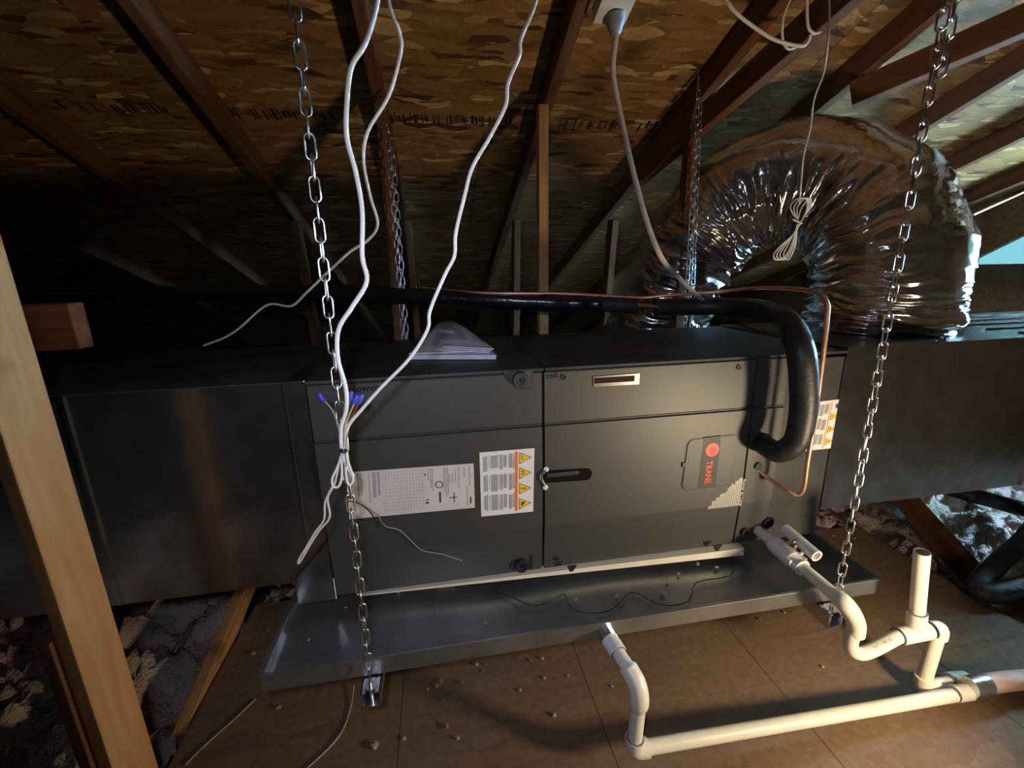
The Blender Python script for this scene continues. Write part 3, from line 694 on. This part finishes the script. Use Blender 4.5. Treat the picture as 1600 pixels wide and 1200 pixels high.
tube('control_wire', [PY(1140, 490, .34), PY(1170, 512, .22), PY(1210, 520, .12), PY(1245, 520, .05)], .0035, 'blackwire', ll, 6, 6)

# ------------------------------------------------------------------ pvc drains
rp, rf = .0165, .0215
def unit(v): return Vector(v).normalized()
def elbow(name, c, da, db, par, mat='pvc', L=.032, r=rf):
    da, db = unit(da), unit(db); c = Vector(c)
    P0 = c+da*L; P1 = c+db*L; k = L*.55
    pts = [P0, c+da*k]+[(c+da*k)*(1-t)**2+c*2*t*(1-t)+(c+db*k)*t*t for t in (.25, .5, .75)]+[c+db*k, P1]
    o = tube(name, pts, r, mat, par, 18)
    return P0, P1
def seam(p, d, par, r=rf):      # dark ring where pipe enters a fitting
    d = unit(d); return tube('joint_ring', [Vector(p)-d*.0012, Vector(p)+d*.0012], r*.93, 'primer', par, 18)
# primary condensate line from the coil
cl0 = PY(1184, 828, -.003); e1 = PX(1316, 940, cl0.x+.006); ey = e1.y
cond = thing('condensate_drain', (cl0.x, -.2, 0), 'white condensate drain with union, trap and open vent stub', 'drain pipe')
ax = (e1-cl0).normalized()
tube('pipe', [cl0, e1], rp*.98, 'pvc', cond, 18)
u0 = PX(1222, 862, cl0.x).y; tA = cl0+ax*((cl0.y-PX(1203, 846, cl0.x).y)/-ax.y); tB = cl0+ax*((cl0.y-PX(1252, 889, cl0.x).y)/-ax.y)
adopt(lathe('union_body', tA, ax, [(rp, 0), (rp*1.2, .006), (rp*1.55, .02), (rp*1.55, (tB-tA).length-.032), (rp*1.38, (tB-tA).length-.028), (rp*1.3, (tB-tA).length-.004), (rp*1.38, (tB-tA).length-.003), (rp*1.38, (tB-tA).length), (rp, (tB-tA).length)], 'pvcgrey', 22), cond)
mid = (tA+tB)/2
for sx in (-1, 1): adopt(fin('union_wing', (lambda bm: (bm_box(bm, mid+Vector((sx*.022-.006, -.045, -.004)), mid+Vector((sx*.022+.006, .02, .012)), .003), bm)[1])(bmesh.new()), 'pvcgrey'), cond)
fs = thing('float_switch', mid+Vector((.05, 0, .03)), 'grey float switch tube beside the drain union', 'float switch')
sA = PX(1230, 832, cl0.x+.045); sB = PX(1262, 868, cl0.x+.045)
sA, sB = mid+Vector((.045, .06, .035)), mid+Vector((.045, -.055, .024))
tube('switch_tube', [sA, sB], .0165, 'pvcgrey', fs, 20, hollow=.72)
tube('switch_bracket', [mid+Vector((.012, .01, .022)), mid+Vector((.028, .005, .034)), mid+Vector((.044, .0, .03))], .006, 'chrome', fs, 8, 4)
tube('switch_bracket', [mid+Vector((.012, -.03, .016)), mid+Vector((.044, -.03, .026))], .005, 'pvcgrey', fs, 8)
tube('clip_screw', [mid+Vector((.016, -.012, .022)), mid+Vector((.016, -.012, .036))], .005, 'chrome', fs, 8)
# elbow down, trap, tee, stub
TY = e1.y-.012
def T(u, v): return PY(u, v, TY)
d0 = T(1329, 1000)
k1 = [e1+ax*-.012, e1+ax*.012, T(1326, 950), T(1336, 972), T(1334, 985)]
tube('elbow', [k1[0], e1+ax*.006, T(1329, 955), T(1337, 973), T(1336, 990)], rf*.98, 'pvc', cond, 18, 5)
tube('trap_bend', [T(1335, 983), T(1329, 1003), T(1332, 1016), T(1345, 1021), T(1362, 1016), T(1385, 1004), T(1400, 996), T(1414, 991)], rp, 'pvc', cond, 18, 6)
text('pipe_print', '1" PVC II PR200', .0095, 'ink', Matrix.Translation(T(1374, 1003)+Vector((0, -rp-.0005, .003))) @ Matrix.Rotation(PI/2, 4, 'X') @ Matrix.Rotation(.38, 4, 'Z'), cond, .0002)
tc0, tc1 = T(1404, 994), T(1450, 985)
tube('tee_body', [tc0, tc1], rf, 'pvc', cond, 18); seam(tc0, tc1-tc0, cond, rf*1.07)
sd = T(1441, 862); sb = T(1431, 980)
tube('tee_branch', [sb, sb+(sd-sb)*.22], rf, 'pvc', cond, 18); seam(sb+(sd-sb)*.22, sd-sb, cond, rf*1.07)
tube('vent_stub', [sb+(sd-sb)*.1, sd], rp, 'pvc', cond, 18, hollow=.82)
ce = T(1468, 981); cb = T(1441, 1072)
elbow('elbow', ce, tc0-ce, cb-ce, cond, L=.026)
seam(ce+unit(tc0-ce)*.026, tc0-ce, cond)
tube('pipe', [ce, cb], rp, 'pvc', cond, 18)
jr = T(1512, 1062)
elbow('elbow', cb, ce-cb, jr-cb, cond, L=.030)
tube('pipe', [cb, jr], rp*.95, 'pvc', cond, 18)
tube('coupling', [T(1484, 1064), T(1509, 1062)], rf, 'pvc', cond, 18); seam(T(1484, 1064), jr-cb, cond, rf*1.03)
# emergency drain from the pan
em = thing('pan_drain', (.1, -.3, 0), 'white drain pipe from the pan running along the floor', 'drain pipe')
p0 = PY(946, 990, PY0-.003); EY = -.345
def E_(u, v): return PY(u, v, EY)
p1 = PY(984, 1048, -.315); p2 = E_(1000, 1078); p3 = E_(990, 1171); p4 = E_(1512, 1082)
tube('threaded_adapter', [p0+Vector((0, .012, .0)), p0+(p1-p0)*.18], .021, 'zinc', em, 10, smooth=False)
tube('coupling', [p0+(p1-p0)*.18, p0+(p1-p0)*.55], rf, 'pvcgrey', em, 18); seam(p0+(p1-p0)*.55, p1-p0, em)
tube('pipe', [p0+(p1-p0)*.5, p1], rp, 'pvc', em, 18)
tube('elbow', [p1-(p2-p1)*.3, p1, p1*.35+p2*.65, p2+(p3-p2)*.12, p2+(p3-p2)*.30], lambda s: rp+(rf-rp)*min(1, math.sin(min(max(s, .02), .98)*PI)*3), 'pvc', em, 18, 5)
tube('pipe', [p2+(p3-p2)*.2, p3], rp, 'pvc', em, 18)
elbow('elbow', p3, p2-p3, p4-p3, em, L=.034); seam(p3+unit(p2-p3)*.034, p2-p3, em)
tube('pipe', [p3, p4], rp, 'pvc', em, 18)
tube('coupling', [E_(1490, 1084), E_(1512, 1081)], rf*.95, 'pvc', em, 18); seam(E_(1490, 1084), p4-p3, em, rf*.98)
wp = thing('wrapped_drain_line', (1.1, EY, 0), 'tan wrapped drain line leaving at the right edge', 'pipe')
tube('pipe_wrap', [E_(1515, 1072), E_(1560, 1066), PY(1600, 1062, EY+.0), PY(1700, 1052, EY)], .024, 'pinkpipe', wp, 16, 4)
tube('foil_tape', [E_(1513, 1073), E_(1540, 1068)], .0255, 'tape', wp, 16)
for q in ((.5, -.345), (1.05, -.345)):
    pass

# ------------------------------------------------------------------ outlet, cords and cables
ob = thing('outlet_box', PY(957, 10, .30), 'white outlet box on the middle rafter with a plug in it', 'outlet box')
c = [PL(930, 40, (0, SL, 1), RB-.05), PL(940, 46, (0, SL, 1), RB-.05), PL(993, -10, (0, SL, 1), RB-.05), PL(958, -20, (0, SL, 1), RB-.05)]
xa, xb = .235, .325; ya = PL(955, 42, (0, SL, 1), RB-.04).y
bm = bmesh.new(); bm_box(bm, (0, -.16, -.045), (.095, 0, 0), .004); o = fin('box_body', bm, 'outlet')
o.matrix_world = Matrix.Translation((xa, ya, RB-SL*ya-.0)) @ Matrix.Rotation(-math.atan(SL), 4, 'X'); adopt(o, ob)
pg = PY(962, 40, ya-.02)
pl = thing('power_plug', pg, 'grey plug of the flat cord in the outlet box', 'plug')
q0 = Vector((.29, ya-.045, RB-SL*ya-.03)); 
adopt(lathe('plug_head', q0, (.1, .1, -1), [(.026, 0), (.026, .022), (.02, .034), (.012, .05)], 'plug', 18), pl)
q1 = q0+Vector((.006, .006, -.055))
cp_ = [q1-Vector((0, 0, -.02)), q1, PY(958, 115, ya), PY(972, 190, ya), PY(990, 270, ya-.05), PY(1012, 350, ya-.10), PY(1035, 405, ya-.13), PY(1062, 435, .3), PY(1090, 462, .32), PY(1120, 490, .45)]
adopt(tube('cord', cp_, .0085, 'cord', None, 10, 8, flat=.45), pl)
R0 = .0038
def top(u, v, y, dx=.02): p = PY(u, v, y); return Vector((p.x+dx, y-.01, RB-SL*y+.06))
ca_ = tag(tube('thermostat_cable', [top(612, -140, -.26), PY(612, -140, -.26), PY(590, 0, -.27), PY(572, 65, -.28), PY(549, 105, -.28), PY(542, 160, -.28), PY(542, 215, -.28), PY(556, 270, -.28), PY(566, 330, -.28), PY(566, 400, -.28), PY(573, 440, -.28), PY(550, 480, -.28), PY(529, 515, -.28), PY(528, 560, -.275), PY(540, 605, -.27), PY(541, 640, -.265), PY(533, 670, -.262), PY(536, 712, -.262), PY(552, 745, -.262)], R0, 'white_cable', None, 10, 7), 'thick white cable wavering down beside the left chain', 'cable')
cc_ = tag(tube('thermostat_cable', [top(862, -110, -.26), PY(862, -110, -.26), PY(838, 0, -.27), PY(814, 60, -.275), PY(812, 85, -.275), PY(794, 130, -.28), PY(790, 165, -.28), PY(765, 215, -.28), PY(738, 262, -.28), PY(725, 310, -.28), PY(712, 365, -.28), PY(710, 400, -.28), PY(695, 430, -.28), PY(672, 485, -.28), PY(668, 515, -.28), PY(640, 560, -.28), PY(596, 605, -.275), PY(565, 640, -.27), PY(545, 665, -.265), PY(540, 690, -.262), PY(543, 720, -.262)], R0*.82, 'white_cable', None, 10, 7), 'white cable swinging from top centre to the left chain', 'cable')
cb_ = tag(tube('thermostat_cable', [top(600, -120, -.18, -.02), PY(600, -120, -.18), PY(607, 0, -.18), PY(624, 50, -.17), PY(626, 82, -.16), PY(607, 150, -.14), PY(575, 205, -.12), PY(568, 250, -.1), PY(578, 305, -.05), PY(590, 350, 0), PY(575, 375, .03), PY(545, 395, .08), PY(505, 432, .16), PY(478, 458, .22), PY(455, 478, .28), PY(425, 475, .32), PY(405, 485, .33), PY(375, 512, .33), PY(350, 528, .34), PY(318, 540, .35)], .0032, 'white_cable', None, 8, 7), 'thin pale cable sagging left across the dark attic', 'cable')
# tied bundle at the left chain
wbu = thing('control_wire_bundle', PY(536, 700, -.262), 'white wires tied to the left chain with twisted tail', 'wires')
def W(u, v, y=-.265): return PY(u, v, y)
tube('wire_loop', [W(538, 700), W(527, 730), W(519, 748), W(521, 760), W(529, 760), W(534, 745), W(534, 720), W(537, 702)], .0023, 'white_cable', wbu, 8, 6)
tube('wire_loop', [W(539, 700), W(545, 725), W(551, 742), W(551, 753), W(545, 757), W(541, 745), W(540, 722)], .0023, 'white_cable', wbu, 8, 6)
tube('wire_tail', [W(532, 712), W(523, 755), W(512, 778), W(515, 808), W(498, 830), W(484, 852), W(470, 876), W(466, 880), W(468, 872), W(478, 856), W(492, 832), W(506, 812), W(508, 785), W(519, 760)], .002, 'cord', wbu, 8, 6)
tube('tie_band', [W(532, 703, -.268), W(537, 706, -.272), W(541, 703, -.268)], .0035, 'blackwire', wbu, 8, 3)
for (ua, va, ub, vb, wm, lb) in ((520, 642, 505, 624, 'yellowwire', 'blue wire nut left of the chain, apart from the others'), (540, 652, 547, 622, 'yellowwire', 'leftmost blue wire nut of the three right of the chain'), (543, 655, 555, 627, 'yellowwire', 'middle blue wire nut of the three right of the chain'), (545, 662, 562, 626, 'redwire', 'rightmost blue wire nut with a red wire')):
    a = W(ua, va, -.25); b_ = W(ub, vb, -.25); d = unit(b_-a)
    t = thing('wire_nut', b_, lb, 'wire nut', 'blue wire nuts at the left chain')
    tube('wire_end', [W(533, 690, -.262), W((533+ua)/2+2, (690+va)/2, -.256), a, b_], .0016, wm, t, 6, 4)
    adopt(lathe('nut_cap', b_-d*.004, d, [(.0055, 0), (.0058, .002), (.004, .016), (.0025, .018)], 'wirenut', 10), t)
tag(tube('loose_wire', [W(545, 662), W(541, 690), W(541, 730), W(549, 774, -.2), W(570, 790, -.15), W(590, 805, -.1), W(602, 822, -.06), W(625, 829, -.04), W(645, 848, -.02), W(660, 860, -.02), W(690, 866, -.03), W(722, 876, -.04)], .0014, 'greywire', None, 6, 6), 'thin wire trailing across the label and down the blower door', 'wire')
tag(tube('loose_wire', [W(545, 783, -.2), W(562, 787, -.16), W(580, 802, -.12), W(590, 824, -.1)], .0014, 'blackwire', None, 6, 6), 'short black wire end hanging over the rating plate', 'wire')
pz = PZ0+.012
tag(tube('loose_wire', [PZ(748, 882, pz+.04), PZ(757, 897, pz+.03), PZ(770, 922, pz), PZ(800, 933, pz), PZ(835, 947, pz), PZ(870, 935, pz), PZ(882, 928, pz), PZ(898, 954, pz), PZ(952, 955, pz), PZ(988, 925, pz), PZ(1030, 945, pz), PZ(1075, 940, pz), PZ(1088, 910, pz), PZ(1140, 900, pz), PZ(1146, 880, pz)], .0014, 'blackwire', None, 6, 3), 'thin black wire zigzagging over the pan floor', 'wire')
tag(tube('floor_wire', [PZ(553, 1072, .01), PZ(548, 1105, .004), PZ(530, 1150, .004), PZ(480, 1200, .004), PZ(440, 1225, .004)], .0022, 'chip', None, 6, 5), 'pale wire curling over the floor under the left channel', 'wire')
tag(tube('floor_wire', [PZ(400, 1092, .004), PZ(365, 1125, .004), PZ(320, 1165, .004), PZ(290, 1195, .004)], .0018, 'chip', None, 6, 5), 'thin pale wire on the floor near the lit timber', 'wire')
# wires at upper right and the tied hank
ur = thing('loose_cable', PY(1200, 40, .25), 'white cable looping below the rafters at upper right', 'cable')
def U(u, v, y=.25): return PY(u, v, y)
tube('cable_run', [top(1120, -40, .25), U(1120, -40), U(1135, 0), U(1150, 20), U(1175, 40), U(1210, 62), U(1250, 72), U(1262, 66), U(1266, 55)], .0048, 'white_cable', ur, 8, 6)
tube('cable_run', [top(1252, -30, .25), U(1240, -10), U(1226, 20), U(1222, 45), U(1224, 66), U(1232, 77), U(1243, 74)], .0035, 'white_cable', ur, 8, 6)
tube('cable_run', [top(1264, -30, .25, 0), U(1262, -20), U(1261, 15), U(1263, 42), U(1272, 52), U(1282, 50)], .004, 'white_cable', ur, 8, 6)
hk = thing('cable_hank', PY(1245, 360, -.02), 'white cord hanging in a tied hank before the foil duct', 'cable')
def K(u, v, y=-.02): return PY(u, v, y)
tube('hanging_cord', [top(1296, -60, .1, 0), K(1296, -60, .1), K(1296, 20, .05), K(1294, 60), K(1288, 110), K(1272, 155), K(1266, 200), K(1256, 240), K(1252, 280), K(1249, 320)], .0022, 'white_cable', hk, 8, 6)
for k, off in enumerate((-9, -3, 3, 10)):
    tube('hank_loop', [K(1246, 345), K(1243+off*.9, 325), K(1252+off, 312), K(1262+off*.4, 310), K(1264+off*.3, 322), K(1254, 342), K(1240, 365), K(1224+off*.6, 385), K(1216+off*.8, 398), K(1221+off*.9, 406), K(1231+off*.5, 400), K(1240+off*.3, 380), K(1246, 350)], .0016, 'white_cable', hk, 7, 5)
tube('hank_tie', [K(1239, 343, -.028), K(1246, 346, -.032), K(1252, 349, -.028), K(1246, 346, -.012), K(1239, 343, -.028)], .0025, 'white_cable', hk, 7, 4)
tag(tube('copper_wire', [PY(1520, 336, .8), PY(1560, 318, .9), PY(1600, 300, 1.0), PY(1680, 262, 1.1)], .006, 'copper', None, 8, 4), 'thin bright line running up right behind the foil duct', 'wire')
# black hose at right
hs = tag(tube('black_hose', [(1.9, .7, .16), PZ(1500, 768, .2), PZ(1560, 785, .14), PZ(1620, 805, .10), PZ(1605, 838, .08), PZ(1560, 880, .05), PZ(1528, 916, .04), PZ(1545, 928, .04), PZ(1600, 915, .05), PZ(1680, 890, .05)], .032, 'hose', None, 14, 8), 'black hose doubled over on the insulation at right', 'hose')

# ------------------------------------------------------------------ bag of papers on the unit
bg_ = thing('document_bag', Vector((-.22, .25, ZT)), 'clear plastic bag of papers lying on the unit', 'bag')
def bagpt(s, t):      # s -1..1 along the front, t 0..1 to the back
    x = -.218+s*.135*(1-.55*t*t); y = .165+t*.24*(1-.35*s*s)
    h = .085*math.sin(PI*min(1, t*.95+.05)*.62)*(1-s*s)**.7
    return Vector((x, y-.03*s, ZT+.003+h+.004*noise.noise(Vector((s*4, t*4, 0)))))
V = []; Fc = []; n1, n2 = 28, 16
for j in range(n2+1):
    for i in range(n1+1): V.append(bagpt(-1+2*i/n1, j/n2))
for j in range(n2):
    for i in range(n1): a = j*(n1+1)+i; Fc.append((a, a+1, a+n1+2, a+n1+1))
o = mesh_obj('bag_film', V, Fc, 'film', None, True); adopt(o, bg_)
def sheet(nm, pts, mat, th): return poly(nm, [Vector(p) for p in pts], mat, bg_, th, (0, 0, 1))
sheet('booklet', [(-.335, .19, ZT+.002), (-.10, .125, ZT+.002), (-.115, .28, ZT+.004), (-.31, .30, ZT+.004)], 'paper', .012)
sheet('booklet', [(-.338, .195, ZT+.015), (-.16, .155, ZT+.02), (-.17, .27, ZT+.02), (-.31, .29, ZT+.016)], 'booklet', .004)
for k in range(3): sheet('folded_sheet', [(-.265+k*.01, .185-k*.004, ZT+.025+k*.005), (-.115+k*.006, .150-k*.003, ZT+.016+k*.005), (-.118, .26, ZT+.02+k*.005), (-.25, .285, ZT+.03+k*.005)], 'paper', .003)
sheet('card', [(-.25, .30, ZT+.062), (-.205, .285, ZT+.058), (-.205, .305, ZT+.062), (-.25, .32, ZT+.066)], 'paper', .001)

# ------------------------------------------------------------------ debris
def chipmesh(seed):
    rnd = random.Random(seed); bm = bmesh.new(); bmesh.ops.create_icosphere(bm, subdivisions=1, radius=1)
    for v in bm.verts: v.co *= rnd.uniform(.6, 1.15)
    for v in bm.verts: v.co.z *= .55
    me = bpy.data.meshes.new('chip'); bm.to_mesh(me); bm.free(); return me
CH = [chipmesh(i) for i in range(5)]
for i, me in enumerate(CH): me.materials.append(M['chip'] if i < 3 else M['mudchip'])
spots = [(587, 1167, 11), (632, 1155, 6), (716, 1155, 7), (698, 1137, 9), (690, 1066, 9), (683, 1073, 6), (668, 1077, 5), (745, 1040, 7), (755, 1049, 5), (830, 1033, 5), (848, 1030, 7), (813, 1079, 6), (851, 1060, 6), (721, 1068, 9), (693, 1095, 5), (866, 1119, 7), (957, 1073, 4), (888, 1056, 4), (783, 1129, 4), (1187, 968, 5), (1226, 958, 5), (1286, 1043, 5), (395, 1023, 8), (436, 1106, 8), (760, 1040, 5), (1320, 850, 5), (1302, 838, 5), (1335, 842, 5), (1075, 1120, 4), (420, 985, 6)]
for i, (u, v, s) in enumerate(spots):
    p = PZ(u, v, .002); sz = s*.0011
    o = link('debris_chip', CH[i % 5], None); o.scale = (sz, sz*random.uniform(.7, 1.1), sz); o.location = p+Vector((0, 0, sz*.45)); o.rotation_euler = (0, 0, random.uniform(0, 6))
    tag(o, 'small pale crumb of debris on the brown floor' if i % 5 < 3 else 'small brown crumb of debris on the brown floor', 'debris', 'debris crumbs on the floor')
for i, (u, v, s) in enumerate([(622, 926, 5), (758, 973, 4), (1043, 908, 5), (1035, 926, 8), (1090, 882, 7), (1060, 897, 5), (900, 938, 4), (540, 950, 3), (483, 1000, 4), (1120, 887, 6), (964, 932, 6)]):
    p = PZ(u, v, PZ0+.009); sz = s*.0012
    o = link('debris_chip', CH[i % 3], None); o.scale = (sz*1.4, sz*.8, sz*.7); o.location = p+Vector((0, 0, sz*.35)); o.rotation_euler = (0, 0, random.uniform(0, 6))
    tag(o, 'small pale crumb of debris inside the metal pan', 'debris', 'debris crumbs in the pan')
